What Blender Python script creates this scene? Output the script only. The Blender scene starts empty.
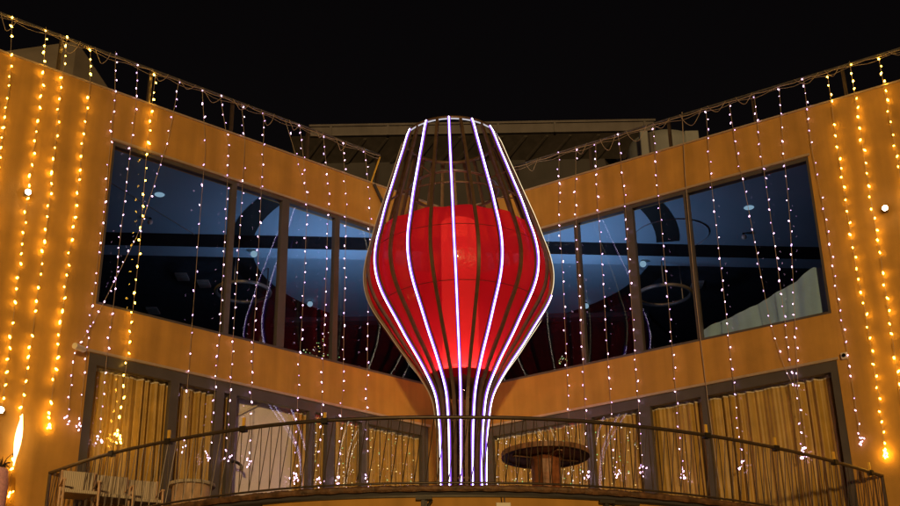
import bpy, bmesh, math, random
from mathutils import Vector, Matrix
import mathutils
R = math.radians
random.seed(7)
sc = bpy.context.scene
col = sc.collection

# ------------------------------------------------------------------ camera
CAMZ = 1.6
FPX = 1264.74
th, ro = R(24.4647), R(-0.9787)
Fw = Vector((0, math.cos(th), math.sin(th)))
U0 = Vector((0, -math.sin(th), math.cos(th)))
X0 = Vector((1, 0, 0))
CX = math.cos(ro)*X0 + math.sin(ro)*U0
CU = -math.sin(ro)*X0 + math.cos(ro)*U0
CAM = Vector((0, 0, CAMZ))
cd = bpy.data.cameras.new('camera'); cam = bpy.data.objects.new('camera', cd); col.objects.link(cam)
cd.sensor_width = 36; cd.lens = FPX/900*36; cd.clip_end = 2000; cd.clip_start = 0.1
m = Matrix((CX, CU, -Fw)).transposed().to_4x4(); m.translation = CAM
cam.matrix_world = m
sc.camera = cam

def ray(x, y): return Fw + CX*((x-450)/FPX) - CU*((y-253)/FPX)
def onz(x, y, z):
    d = ray(x, y); return CAM + d*((z-CAMZ)/d.z)
def ony(x, y, Y):
    d = ray(x, y); return CAM + d*(Y/d.y)

# ------------------------------------------------------------------ the two wings (surveyed planes)
aL, aR = R(49.83), R(-58.176)
VX = Vector((0.082, 26.25, 0))                    # where the two fronts meet
class Wing:
    def __init__(s, d, n): s.d = Vector((d[0], d[1], 0)); s.n = Vector((n[0], n[1], 0))
    def P(s, t, off, z): return Vector((VX.x, VX.y, 0)) + s.d*t + s.n*off + Vector((0, 0, z))
    def px(s, x, y, off=0.0):
        r = ray(x, y); k = ((VX - CAM).dot(s.n) + off)/r.dot(s.n)
        return CAM + r*k
    def tz(s, x, y, off=0.0):
        p = s.px(x, y, off); return (p - VX).dot(s.d), p.z
L_ = Wing((-math.sin(aL), -math.cos(aL)), (math.cos(aL), -math.sin(aL)))
R_ = Wing((-math.sin(aR), -math.cos(aR)), (-math.cos(aR), math.sin(aR)))
ZD = 4.43 + CAMZ      # deck
ZP = 12.97 + CAMZ     # parapet top
ZW0, ZW1 = 8.61 + CAMZ, 11.93 + CAMZ
ZDT = 7.69 + CAMZ
ZC = 12.1 + CAMZ      # upper ceiling

# ------------------------------------------------------------------ materials
def newmat(name):
    m = bpy.data.materials.new(name); m.use_nodes = True
    nt = m.node_tree; nt.nodes.clear()
    return m, nt, nt.nodes, nt.links
def pbr(name, c, rough=0.6, metal=0.0, var=0.25, scale=6.0, bump=0.15, bscale=60.0, spec=0.5, coat=0.0, stain=0.0, detail=6):
    m, nt, N, K = newmat(name)
    out = N.new('ShaderNodeOutputMaterial'); b = N.new('ShaderNodeBsdfPrincipled')
    K.new(b.outputs[0], out.inputs[0])
    tc = N.new('ShaderNodeTexCoord')
    n1 = N.new('ShaderNodeTexNoise'); n1.inputs['Scale'].default_value = scale; n1.inputs['Detail'].default_value = detail
    K.new(tc.outputs['Object'], n1.inputs['Vector'])
    rp = N.new('ShaderNodeValToRGB')
    rp.color_ramp.elements[0].position = 0.3; rp.color_ramp.elements[1].position = 0.7
    rp.color_ramp.elements[0].color = (*[v*(1-var) for v in c], 1)
    rp.color_ramp.elements[1].color = (*[min(1, v*(1+var*0.6)) for v in c], 1)
    K.new(n1.outputs['Fac'], rp.inputs['Fac'])
    last = rp.outputs['Color']
    if stain > 0:
        mp = N.new('ShaderNodeMapping'); mp.inputs['Scale'].default_value = (3.0, 3.0, 0.25)
        K.new(tc.outputs['Object'], mp.inputs['Vector'])
        n3 = N.new('ShaderNodeTexNoise'); n3.inputs['Scale'].default_value = 1.2; n3.inputs['Detail'].default_value = 8
        K.new(mp.outputs[0], n3.inputs['Vector'])
        r3 = N.new('ShaderNodeValToRGB'); r3.color_ramp.elements[0].position = 0.35; r3.color_ramp.elements[1].position = 0.62
        r3.color_ramp.elements[0].color = (1-stain, 1-stain, 1-stain, 1); r3.color_ramp.elements[1].color = (1, 1, 1, 1)
        K.new(n3.outputs['Fac'], r3.inputs['Fac'])
        mx = N.new('ShaderNodeMixRGB'); mx.blend_type = 'MULTIPLY'; mx.inputs[0].default_value = 1
        K.new(last, mx.inputs[1]); K.new(r3.outputs[0], mx.inputs[2]); last = mx.outputs[0]
    K.new(last, b.inputs['Base Color'])
    b.inputs['Roughness'].default_value = rough; b.inputs['Metallic'].default_value = metal
    b.inputs['Specular IOR Level'].default_value = spec; b.inputs['Coat Weight'].default_value = coat
    if bump > 0:
        n2 = N.new('ShaderNodeTexNoise'); n2.inputs['Scale'].default_value = bscale; n2.inputs['Detail'].default_value = 4
        K.new(tc.outputs['Object'], n2.inputs['Vector'])
        bp = N.new('ShaderNodeBump'); bp.inputs['Strength'].default_value = bump; bp.inputs['Distance'].default_value = 0.02
        K.new(n2.outputs['Fac'], bp.inputs['Height']); K.new(bp.outputs[0], b.inputs['Normal'])
    return m
def emit(name, c, s, sample=True):
    m, nt, N, K = newmat(name)
    out = N.new('ShaderNodeOutputMaterial'); e = N.new('ShaderNodeEmission')
    e.inputs[0].default_value = (*c, 1); e.inputs[1].default_value = s
    K.new(e.outputs[0], out.inputs[0])
    if not sample: m.cycles.emission_sampling = 'NONE'
    return m
def glass(name, refl, tint=(1, 1, 1)):
    m, nt, N, K = newmat(name)
    out = N.new('ShaderNodeOutputMaterial'); tr = N.new('ShaderNodeBsdfTransparent'); g = N.new('ShaderNodeBsdfGlossy')
    tr.inputs[0].default_value = (*tint, 1); g.inputs['Roughness'].default_value = 0.004
    lw = N.new('ShaderNodeLayerWeight'); pw = N.new('ShaderNodeMath'); pw.operation = 'POWER'; pw.inputs[1].default_value = 5
    K.new(lw.outputs['Facing'], pw.inputs[0])
    ad = N.new('ShaderNodeMath'); ad.operation = 'MULTIPLY_ADD'; ad.inputs[1].default_value = 0.9; ad.inputs[2].default_value = refl
    K.new(pw.outputs[0], ad.inputs[0])
    mx = N.new('ShaderNodeMixShader'); K.new(ad.outputs[0], mx.inputs[0]); K.new(tr.outputs[0], mx.inputs[1]); K.new(g.outputs[0], mx.inputs[2])
    # slight waviness of the panes
    tc = N.new('ShaderNodeTexCoord'); ns = N.new('ShaderNodeTexNoise'); ns.inputs['Scale'].default_value = 0.9
    K.new(tc.outputs['Object'], ns.inputs['Vector'])
    bp = N.new('ShaderNodeBump'); bp.inputs['Strength'].default_value = 0.004; bp.inputs['Distance'].default_value = 0.01
    K.new(ns.outputs['Fac'], bp.inputs['Height']); K.new(bp.outputs[0], g.inputs['Normal'])
    K.new(mx.outputs[0], out.inputs[0])
    return m

M = {}
M['stucco'] = pbr('orange stucco', (0.56, 0.295, 0.062), 0.85, var=0.12, scale=2.2, bump=0.35, bscale=90, stain=0.2)
M['coping'] = pbr('painted metal coping', (0.55, 0.42, 0.30), 0.4, var=0.1, bump=0.03, metal=0.3)
M['frame'] = pbr('bronze window frame', (0.105, 0.093, 0.092), 0.45, metal=0.2, var=0.15, scale=3, bump=0.05)
M['glass'] = glass('window glass', 0.015)
M['doorglass'] = glass('door glass', 0.022)
M['curtain'] = pbr('gold satin curtain', (0.45, 0.275, 0.062), 0.45, var=0.18, scale=4, bump=0.1, bscale=200)
M['header'] = pbr('cream header tape', (0.7, 0.62, 0.5), 0.8, var=0.2, scale=20)
M['white_in'] = pbr('cream plaster', (0.80, 0.74, 0.76), 0.8, var=0.05)
M['dark_in'] = pbr('dark interior', (0.020, 0.019, 0.02), 0.7, var=0.3)  # near-black base stands in for the darkness of the unlit rooms
M['ceil'] = pbr('pale blue ceiling paint', (0.30, 0.44, 0.58), 0.7, var=0.06, scale=0.6, bump=0.0)
M['ceil_falloff'] = pbr('ceiling paint darkened for falloff', (0.030, 0.04, 0.055), 0.7, var=0.3)
M['ceil_shade'] = pbr('shaded ceiling void', (0.012, 0.012, 0.014), 0.7, var=0.3)
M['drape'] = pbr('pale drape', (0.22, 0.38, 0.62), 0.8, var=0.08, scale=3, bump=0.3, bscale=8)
M['nosing'] = pbr('brown tile nosing', (0.15, 0.075, 0.038), 0.55, var=0.65, scale=9, bump=0.9, bscale=18)
M['darkmetal'] = pbr('dark steel', (0.035, 0.030, 0.028), 0.45, metal=0.4, var=0.3, bump=0.05)
M['railmetal'] = pbr('brown rail steel', (0.085, 0.062, 0.05), 0.4, metal=0.3, var=0.25, scale=12, bump=0.05)
M['steel'] = pbr('galvanised rail', (0.26, 0.25, 0.26), 0.35, metal=0.7, var=0.25, scale=12, bump=0.05)
M['rib'] = pbr('brown painted rib', (0.16, 0.10, 0.07), 0.4, metal=0.35, var=0.25, scale=8, bump=0.08)
M['cable'] = pbr('clear cable', (0.42, 0.33, 0.26), 0.5, var=0.2)
M['roofwall'] = pbr('taupe render', (0.058, 0.055, 0.066), 0.9, var=0.18, scale=1.0, bump=0.2, stain=0.15)
M['eave'] = pbr('weathered gutter', (0.115, 0.105, 0.125), 0.55, metal=0.2, var=0.18, scale=2.5, stain=0.2)
M['timber'] = pbr('dark rafters', (0.042, 0.036, 0.038), 0.8, var=0.3, scale=5)
M['gable'] = pbr('tan roof cladding', (0.19, 0.165, 0.15), 0.75, var=0.15, scale=2)
M['tank'] = pbr('white tank plastic', (0.24, 0.26, 0.30), 0.5, var=0.12, scale=2, stain=0.2)
M['wood'] = pbr('stained spool wood', (0.36, 0.13, 0.06), 0.45, var=0.5, scale=7, bump=0.2, bscale=25, stain=0.45)
M['wooddark'] = pbr('dark spool rim', (0.30, 0.15, 0.09), 0.5, var=0.4, scale=9)
M['woodpale'] = pbr('pale underside board', (0.75, 0.50, 0.34), 0.6, var=0.3, scale=6, stain=0.2)
M['wicker'] = None
M['ceilvent'] = pbr('grey vent', (0.35, 0.33, 0.32), 0.5, bump=0)
M['plastic'] = pbr('white plastic', (0.72, 0.66, 0.58), 0.4, var=0.05, bump=0)
M['lens'] = pbr('black lens', (0.01, 0.01, 0.012), 0.1, bump=0)
M['brass'] = pbr('yellow clamp', (0.85, 0.52, 0.08), 0.4, metal=0.0, var=0.2)
M['pink'] = pbr('pink fabric', (0.80, 0.42, 0.50), 0.7, var=0.2, scale=30)
M['tuft'] = pbr('dark fronds', (0.05, 0.03, 0.025), 0.8, var=0.5)
M['ground'] = pbr('paving', (0.16, 0.14, 0.12), 0.8, var=0.2, scale=0.8, bump=0.3, bscale=10)
def wicker():
    m, nt, N, K = newmat('woven rope')
    out = N.new('ShaderNodeOutputMaterial'); b = N.new('ShaderNodeBsdfPrincipled'); K.new(b.outputs[0], out.inputs[0])
    tc = N.new('ShaderNodeTexCoord'); w = N.new('ShaderNodeTexWave'); w.inputs['Scale'].default_value = 14; w.inputs['Distortion'].default_value = 1.0
    K.new(tc.outputs['Object'], w.inputs['Vector'])
    rp = N.new('ShaderNodeValToRGB'); rp.color_ramp.elements[0].color = (0.30, 0.25, 0.20, 1); rp.color_ramp.elements[1].color = (0.78, 0.68, 0.58, 1)
    K.new(w.outputs['Fac'], rp.inputs[0]); K.new(rp.outputs[0], b.inputs['Base Color']); b.inputs['Roughness'].default_value = 0.8
    bp = N.new('ShaderNodeBump'); bp.inputs['Strength'].default_value = 0.6; K.new(w.outputs['Fac'], bp.inputs['Height']); K.new(bp.outputs[0], b.inputs['Normal'])
    return m
M['wicker'] = wicker()
def redfilm():
    m, nt, N, K = newmat('red translucent skin')
    out = N.new('ShaderNodeOutputMaterial')
    tr = N.new('ShaderNodeBsdfTransparent'); tr.inputs[0].default_value = (1.0, 0.12, 0.10, 1)
    b = N.new('ShaderNodeBsdfPrincipled'); b.inputs['Base Color'].default_value = (0.85, 0.015, 0.07, 1)
    b.inputs['Roughness'].default_value = 0.25; b.inputs['Coat Weight'].default_value = 0.6; b.inputs['Coat Roughness'].default_value = 0.05
    tl = N.new('ShaderNodeBsdfTranslucent'); tl.inputs[0].default_value = (1.0, 0.04, 0.07, 1)
    m1 = N.new('ShaderNodeMixShader'); m1.inputs[0].default_value = 0.62
    K.new(b.outputs[0], m1.inputs[1]); K.new(tl.outputs[0], m1.inputs[2])
    m2 = N.new('ShaderNodeMixShader'); m2.inputs[0].default_value = 0.34
    K.new(m1.outputs[0], m2.inputs[1]); K.new(tr.outputs[0], m2.inputs[2])
    tc = N.new('ShaderNodeTexCoord'); ns = N.new('ShaderNodeTexNoise'); ns.inputs['Scale'].default_value = 1.6; ns.inputs['Detail'].default_value = 5
    K.new(tc.outputs['Object'], ns.inputs['Vector'])
    bp = N.new('ShaderNodeBump'); bp.inputs['Strength'].default_value = 0.6; bp.inputs['Distance'].default_value = 0.10
    K.new(ns.outputs['Fac'], bp.inputs['Height']); K.new(bp.outputs[0], b.inputs['Normal'])
    K.new(m2.outputs[0], out.inputs[0]); return m
M['red'] = redfilm()
M['maroon'] = pbr('maroon collar', (0.10, 0.02, 0.015), 0.6, var=0.3)
def glowtube():
    m, nt, N, K = newmat('added glow tube')
    out = N.new('ShaderNodeOutputMaterial'); b = N.new('ShaderNodeBsdfPrincipled'); K.new(b.outputs[0], out.inputs[0])
    b.inputs['Base Color'].default_value = (0.8, 0.62, 0.5, 1); b.inputs['Roughness'].default_value = 0.8
    b.inputs['Emission Color'].default_value = (1.0, 0.35, 0.25, 1); b.inputs['Emission Strength'].default_value = 0.55
    return m
M['glowtube'] = glowtube()
M['led'] = emit('white violet led', (0.85, 0.74, 1.0), 7.0)
M['ledhalo'] = emit('violet led halo', (0.30, 0.10, 1.0), 1.3)  # violet halo of the leds, made as a wider emissive strip
M['seam'] = pbr('dark red seam', (0.20, 0.01, 0.015), 0.6, bump=0)
M['ledfaint'] = emit('faint warm led edge', (1.0, 0.6, 0.25), 0.35)  # side strip seen edge-on, given only a faint glow
M['ledmid'] = emit('pale gold led edge', (1.0, 0.80, 0.48), 1.5)
M['ledwash'] = emit('warm back led wash', (1.0, 0.84, 0.62), 6.0)  # strips added on the back ribs to wash light onto the walls
M['hoopled'] = emit('dim white hoop led', (0.75, 0.72, 0.8), 0.8, False)
M['bulb_y'] = emit('golden bulb', (1.0, 0.52, 0.05), 38.0)
M['bulb_w'] = emit('pinkish bulb', (1.0, 0.60, 0.92), 6.0)
M['bulb_v'] = emit('lilac bulb', (0.85, 0.50, 1.0), 3.2)
M['bulb_o'] = emit('amber tiny dot', (1.0, 0.72, 0.25), 1.4, False)
M['bulb_g'] = emit('green tiny dot', (0.45, 1.0, 0.35), 0.9, False)
M['bulb_s'] = emit('white tiny dot', (1.0, 0.9, 0.85), 1.6, False)
M['lamp'] = emit('lamp lens', (1.0, 0.74, 0.50), 90.0)
M['flame'] = emit('lamp diffuser', (1.0, 0.66, 0.28), 5.0)
M['balloonglow'] = emit('warm glow in the balloon', (1.0, 0.30, 0.20), 1.0)
M['baseglow'] = emit('added glow at the balloon mouth', (1.0, 0.60, 0.45), 55.0)
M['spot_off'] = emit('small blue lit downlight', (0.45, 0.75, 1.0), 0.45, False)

# ------------------------------------------------------------------ mesh helpers
class MB:
    def __init__(s): s.v = []; s.f = []
    def quad(s, a, b, c, d): s.poly([a, b, c, d])
    def poly(s, pts):
        i = len(s.v); s.v += [Vector(p) for p in pts]; s.f.append(list(range(i, i+len(pts))))
    def hexa(s, p):                      # 8 corners: bottom ring 0-3, top ring 4-7
        i = len(s.v); s.v += [Vector(q) for q in p]
        for f in ((3, 2, 1, 0), (4, 5, 6, 7), (0, 1, 5, 4), (1, 2, 6, 5), (2, 3, 7, 6), (3, 0, 4, 7)): s.f.append([i+k for k in f])
    def box(s, x0, y0, z0, x1, y1, z1, M4=None):
        p = [(x0, y0, z0), (x1, y0, z0), (x1, y1, z0), (x0, y1, z0), (x0, y0, z1), (x1, y0, z1), (x1, y1, z1), (x0, y1, z1)]
        p = [Vector(q) for q in p]
        if M4 is not None: p = [M4 @ q for q in p]
        s.hexa(p)
    def wbox(s, w, t0, t1, o0, o1, z0, z1):   # a box in wing coordinates
        s.hexa([w.P(t0, o0, z0), w.P(t1, o0, z0), w.P(t1, o1, z0), w.P(t0, o1, z0), w.P(t0, o0, z1), w.P(t1, o0, z1), w.P(t1, o1, z1), w.P(t0, o1, z1)])
    def tube(s, pts, r, n=6, close=False, caps=True):
        pts = [Vector(p) for p in pts]; rings = []; N_ = len(pts)
        rr = r if isinstance(r, (list, tuple)) else [r]*N_
        up = Vector((0, 0, 1))
        for i, p in enumerate(pts):
            if close: t = pts[(i+1) % N_] - pts[i-1]
            else: t = pts[min(i+1, N_-1)] - pts[max(i-1, 0)]
            t.normalize()
            a = t.cross(up)
            if a.length < 0.05: a = t.cross(Vector((0, 1, 0)))
            a.normalize(); b = t.cross(a)
            base = len(s.v)
            s.v += [p + (a*math.cos(2*math.pi*k/n) + b*math.sin(2*math.pi*k/n))*rr[i] for k in range(n)]
            rings.append(base)
        for i in range(N_ if close else N_-1):
            A, B = rings[i], rings[(i+1) % N_]
            for k in range(n): s.f.append([A+k, A+(k+1) % n, B+(k+1) % n, B+k])
        if not close and caps:
            s.f.append([rings[0]+k for k in range(n)][::-1]); s.f.append([rings[-1]+k for k in range(n)])
    def strip(s, pts, side, out, w, d):   # rectangular bar along pts; side/out = per point unit vectors
        rings = []
        for p, a, o in zip(pts, side, out):
            i = len(s.v); s.v += [p-a*w/2-o*d/2, p+a*w/2-o*d/2, p+a*w/2+o*d/2, p-a*w/2+o*d/2]; rings.append(i)
        for A, B in zip(rings, rings[1:]):
            for k in range(4): s.f.append([A+k, A+(k+1) % 4, B+(k+1) % 4, B+k])
        s.f.append([rings[0]+k for k in (3, 2, 1, 0)]); s.f.append([rings[-1]+k for k in range(4)])
    def lathe(s, prof, c, n=32, ax=None):
        c = Vector(c); rings = []
        for r, z in prof:
            i = len(s.v)
            for k in range(n):
                a = 2*math.pi*k/n; q = Vector((r*math.cos(a), r*math.sin(a), z))
                if ax is not None: q = ax @ q
                s.v.append(c+q)
            rings.append(i)
        for A, B in zip(rings, rings[1:]):
            for k in range(n): s.f.append([A+k, A+(k+1) % n, B+(k+1) % n, B+k])
    def build(s, name, mat, parent=None, smooth=False, bevel=0):
        me = bpy.data.meshes.new(name)
        org = Vector((0, 0, 0))
        if parent is None:
            lo = [min(v[i] for v in s.v) for i in range(3)]; hi = [max(v[i] for v in s.v) for i in range(3)]
            org = Vector(((lo[0]+hi[0])/2, (lo[1]+hi[1])/2, lo[2]))
        else:
            q = parent
            while q is not None: org += Vector(q.location); q = q.parent
        me.from_pydata([v-org for v in s.v], [], s.f); me.update()
        o = bpy.data.objects.new(name, me); col.objects.link(o)
        if parent is not None: o.parent = parent
        else: o.location = org
        me.materials.append(mat)
        if smooth:
            for p in me.polygons: p.use_smooth = True
        if bevel:
            b = o.modifiers.new('bevel', 'BEVEL'); b.width = bevel; b.segments = 2
        return o
def tag(o, label=None, cat=None, group=None, kind=None):
    if label: o['label'] = label
    if cat: o['category'] = cat
    if group: o['group'] = group
    if kind: o['kind'] = kind
    return o
def thing(name, loc, label, cat, group=None):
    o = bpy.data.objects.new(name, None); col.objects.link(o); o.location = loc
    return tag(o, label, cat, group)
def interp(pts, n):
    """resample a pixel polyline with n samples by arc length"""
    d = [0]
    for a, b in zip(pts, pts[1:]): d.append(d[-1] + math.hypot(b[0]-a[0], b[1]-a[1]))
    out = []
    for i in range(n):
        s = d[-1]*i/(n-1)
        for k in range(len(pts)-1):
            if s <= d[k+1] or k == len(pts)-2:
                u = (s-d[k])/(d[k+1]-d[k]); out.append(tuple(pts[k][j]+(pts[k+1][j]-pts[k][j])*u for j in range(len(pts[k])))); break
    return out
def catmull(P, n=8):
    out = []; P = [Vector(p) for p in P]
    for i in range(len(P)-1):
        p0 = P[max(i-1, 0)]; p1 = P[i]; p2 = P[i+1]; p3 = P[min(i+2, len(P)-1)]
        for k in range(n):
            t = k/n
            out.append(0.5*((2*p1)+(p2-p0)*t+(2*p0-5*p1+4*p2-p3)*t*t+(3*p1-p0-3*p2+p3)*t**3))
    out.append(P[-1]); return out

# ------------------------------------------------------------------ ground
g = MB(); g.quad((-300, -200, 0), (300, -200, 0), (300, 400, 0), (-300, 400, 0))
tag(g.build('ground', M['ground']), kind='structure')

# ------------------------------------------------------------------ building
bld = thing('hotel_building', (VX.x, VX.y, 0), 'orange rendered hotel with two wings of wide glazing meeting in a corner', 'building')
def hole_wall(w, ts, zs, holes, th_=0.3):
    ts = sorted(set(ts)); zs = sorted(set(zs)); mb = MB()
    def solid(i, j):
        if i < 0 or j < 0 or i >= len(ts)-1 or j >= len(zs)-1: return False
        tc, zc = (ts[i]+ts[i+1])/2, (zs[j]+zs[j+1])/2
        return not any(a < tc < b and c < zc < d for a, b, c, d in holes)
    for i in range(len(ts)-1):
        for j in range(len(zs)-1):
            if not solid(i, j): continue
            t0, t1, z0, z1 = ts[i], ts[i+1], zs[j], zs[j+1]
            P = w.P
            mb.quad(P(t0, 0, z0), P(t1, 0, z0), P(t1, 0, z1), P(t0, 0, z1))
            mb.quad(P(t0, -th_, z0), P(t0, -th_, z1), P(t1, -th_, z1), P(t1, -th_, z0))
            if not solid(i-1, j): mb.quad(P(t0, 0, z0), P(t0, 0, z1), P(t0, -th_, z1), P(t0, -th_, z0))
            if not solid(i+1, j): mb.quad(P(t1, 0, z0), P(t1, -th_, z0), P(t1, -th_, z1), P(t1, 0, z1))
            if not solid(i, j-1): mb.quad(P(t0, 0, z0), P(t0, -th_, z0), P(t1, -th_, z0), P(t1, 0, z0))
            if not solid(i, j+1): mb.quad(P(t0, 0, z1), P(t1, 0, z1), P(t1, -th_, z1), P(t0, -th_, z1))
    return mb
TL = dict(d0=0.78, d1=8.40, w0=0.72, w1=8.385)
TR = dict(d0=0.72, d1=8.19, w0=0.72, w1=8.225)
hl = [(TL['d0'], TL['d1'], ZD, ZDT), (TL['w0'], TL['w1'], ZW0, ZW1), (10.93, 15.0, 9.4+CAMZ, 11.98+CAMZ)]
hr = [(TR['d0'], TR['d1'], ZD, ZDT), (TR['w0'], TR['w1'], ZW0, ZW1)]
for w, holes in ((L_, hl), (R_, hr)):
    mb = hole_wall(w, [0, 18]+[h[k] for h in holes for k in (0, 1)], [0, ZP]+[h[k] for h in holes for k in (2, 3)], holes)
    mb.build('wall', M['stucco'], bld)
    mb = MB(); mb.wbox(w, 0.02, 18.02, -0.34, 0.025, ZP, ZP+0.035); mb.build('coping', M['coping'], bld)
    mb = MB(); mb.wbox(w, 0.02, 18.02, -1.5, -0.345, ZP-0.5, ZP-0.45); mb.build('terrace', M['roofwall'], bld)

def glazing(name, w, t0, t1, z0, z1, mulls, mat, fr=0.09, top=0.09, off=-0.07, label=None, bot=None):
    """window part > frame, mullions, panes. mulls: (t, width)"""
    root = bpy.data.objects.new(name, None); col.objects.link(root); root.parent = bld
    root.location = w.P((t0+t1)/2, 0, z0) - bld.location
    if label: root['label'] = label
    bot = fr if bot is None else bot
    f = MB(); e = 0.002
    f.wbox(w, t0+e, t1-e, off-0.06, off+0.06, z1-top, z1-e); f.wbox(w, t0+e, t1-e, off-0.06, off+0.06, z0+e, z0+bot)
    f.wbox(w, t0+e, t0+fr, off-0.057, off+0.057, z0+bot, z1-top); f.wbox(w, t1-fr, t1-e, off-0.057, off+0.057, z0+bot, z1-top)
    f.build('window_frame', M['frame'], root)
    edges = [t0+fr]
    for t, wd in mulls:
        mm = MB(); mm.wbox(w, t-wd/2, t+wd/2, off-0.055, off+0.065, z0+bot+.001, z1-top-.001); mm.build('mullion', M['frame'], root)
        edges += [t-wd/2, t+wd/2]
    edges.append(t1-fr)
    for a, b in zip(edges[::2], edges[1::2]):
        if b-a < 0.03: continue
        p = MB(); p.wbox(w, a, b, off-0.006, off+0.006, z0+bot, z1-top); p.build('pane', mat, root)
    # outer trim along the top of the opening
    tr = MB(); tr.wbox(w, t0-0.04, t1+0.04, 0.0015, 0.03, z1+e, z1+0.05); tr.build('trim', M['coping'], root)
    return root
def tmul(w, x, y, off=-0.07): return w.tz(x, y, off)[0]
# upper windows
ml = [(tmul(L_, 230.5, 230), 0.11), (tmul(L_, 282, 260), 0.17), (tmul(L_, 334.5, 280), 0.12)]
mr = [(tmul(R_, 580.5, 280), 0.10), (tmul(R_, 634, 270), 0.19), (tmul(R_, 692, 250), 0.10)]
glazing('window', L_, TL['w0'], TL['w1'], ZW0, ZW1, ml, M['glass'], fr=0.05, top=0.08, label='upper left ribbon window in front of the blue ceiling')
glazing('window', R_, TR['w0'], TR['w1'], ZW0, ZW1, mr, M['glass'], fr=0.05, top=0.08, label='upper right ribbon window with the pale drape')
glazing('window', L_, 10.93, 15.0, 9.4+CAMZ, 11.98+CAMZ, [(13.0, 0.1)], M['glass'], fr=0.08, label='window cut by the left edge of the photo')
# lower glazed doors
dl = [(tmul(L_, 172.5, 400), 0.17), (tmul(L_, 218.5, 400), 0.16), (tmul(L_, 230.8, 420), 0.13), (tmul(L_, 310, 430), 0.13), (tmul(L_, 329, 440), 0.18), (tmul(L_, 363, 440), 0.14)]
dr = [(tmul(R_, 592, 450), 0.12), (tmul(R_, 648.5, 445), 0.24), (tmul(R_, 709, 440), 0.11)]
glazing('glass_door', L_, TL['d0'], TL['d1'], ZD, ZDT, dl, M['doorglass'], fr=0.16, top=0.2, bot=0.07, label='left run of glazed doors behind the balcony')
glazing('glass_door', R_, TR['d0'], TR['d1'], ZD, ZDT, dr, M['doorglass'], fr=0.14, top=0.2, bot=0.07, label='right run of glazed doors behind the balcony')
# door pull on the uncurtained door
hp = [L_.px(x, y, 0.03) for x, y in ((230.5, 461), (234, 461.5), (238, 463), (241, 465.5), (242, 470))]
mb = MB(); mb.tube(hp, 0.028, 6); mb.build('door_handle', M['darkmetal'], bld)

# lower rooms: back walls, dividing walls, ceiling
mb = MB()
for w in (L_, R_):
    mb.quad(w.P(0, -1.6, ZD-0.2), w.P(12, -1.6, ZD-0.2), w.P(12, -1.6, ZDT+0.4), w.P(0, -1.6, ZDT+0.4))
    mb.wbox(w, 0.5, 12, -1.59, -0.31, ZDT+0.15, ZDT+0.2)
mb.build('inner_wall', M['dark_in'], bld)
# pale room corner seen through the open bay
c0 = L_.px(263, 402, -0.34); ta, tb = tmul(L_, 226, 430, -0.5)+0.35, tmul(L_, 312, 430, -0.5)-0.4
tc_, zc_ = (c0-VX).dot(L_.d), c0.z
mb = MB(); P = L_.P
zt_w = ZDT+0.12
mb.quad(P(ta, -0.42, ZD), P(tc_, -0.34, ZD), P(tc_, -0.34, zt_w), P(ta, -0.42, zt_w))
mb.quad(P(tc_, -0.34, ZD), P(tb, -0.40, ZD), P(tb, -0.40, zt_w), P(tc_, -0.34, zt_w))
mb.build('room_wall', M['white_in'], bld)
mb = MB(); a_ = L_.px(226, 421, -0.36); b_ = L_.px(264, 401.5, -0.29); d_ = L_.px(310, 414, -0.35)
mb.strip([a_, b_, d_], [Vector((0, 0, 1))]*3, [L_.n]*3, 0.05, 0.03); mb.build('sloping_trim', M['header'], bld)
# upper hall: ceilings, walls, floor
def beamY(x): return 25.85 + 0.09*(x-0.0)
mb = MB()
def lineX(w, off=-0.3):       # where the wing's inner face crosses the beam line
    lo, hi = 0.0, 16.0
    for _ in range(50):
        md = (lo+hi)/2; p = w.P(md, off, 0)
        if p.y > beamY(p.x): lo = md
        else: hi = md
    return (lo+hi)/2
for w, sx in ((L_, -1), (R_, 1)):
    t0 = lineX(w); a = w.P(t0, -0.3, ZC); b = w.P(16, -0.3, ZC)
    xe = b.x; c = Vector((xe, beamY(xe), ZC))
    mb.poly([a, b, c])
    # ceiling over the rest of the hall
xl, xr = L_.P(16, -0.3, 0).x, R_.P(16, -0.3, 0).x
mb.build('hall_ceiling', M['ceil'], bld)
mb = MB(); mb.poly([(xl, beamY(xl)+0.55, ZC), (xr, beamY(xr)+0.55, ZC), (xr, 40, ZC), (xl, 40, ZC)]); mb.build('darkened_ceiling', M['ceil_falloff'], bld)  # rear ceiling: fading light put into a darker colour
mb = MB(); mb.poly([(0.1+4.65*math.cos(2*math.pi*k/72), max(26.8+4.65*math.sin(2*math.pi*k/72), beamY(0.1+4.65*math.cos(2*math.pi*k/72))+0.55), ZC-0.006) for k in range(-3, 40)]); mb.build('round_ceiling', M['ceil'], bld)
mb = MB()
mb.hexa([(xl, beamY(xl), ZC-0.31), (xr, beamY(xr), ZC-0.31), (xr, beamY(xr)+0.008, ZC-0.31), (xl, beamY(xl)+0.008, ZC-0.31),
         (xl, beamY(xl), ZC+0.05), (xr, beamY(xr), ZC+0.05), (xr, beamY(xr)+0.008, ZC+0.05), (xl, beamY(xl)+0.008, ZC+0.05)])
mb.build('beam_shade', M['ceil_shade'], bld)  # black sheet: shade on the beam front put into the colour
mb = MB()
mb.hexa([(xl, beamY(xl)+0.01, ZC-0.305), (xr, beamY(xr)+0.01, ZC-0.305), (xr, beamY(xr)+0.54, ZC-0.305), (xl, beamY(xl)+0.54, ZC-0.305),
         (xl, beamY(xl)+0.01, ZC+0.05), (xr, beamY(xr)+0.01, ZC+0.05), (xr, beamY(xr)+0.54, ZC+0.05), (xl, beamY(xl)+0.54, ZC+0.05)])
mb.build('ceiling_beam', M['ceil'], bld)
mb = MB(); n = 96; ccx, ccy = 0.1, 26.8
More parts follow.
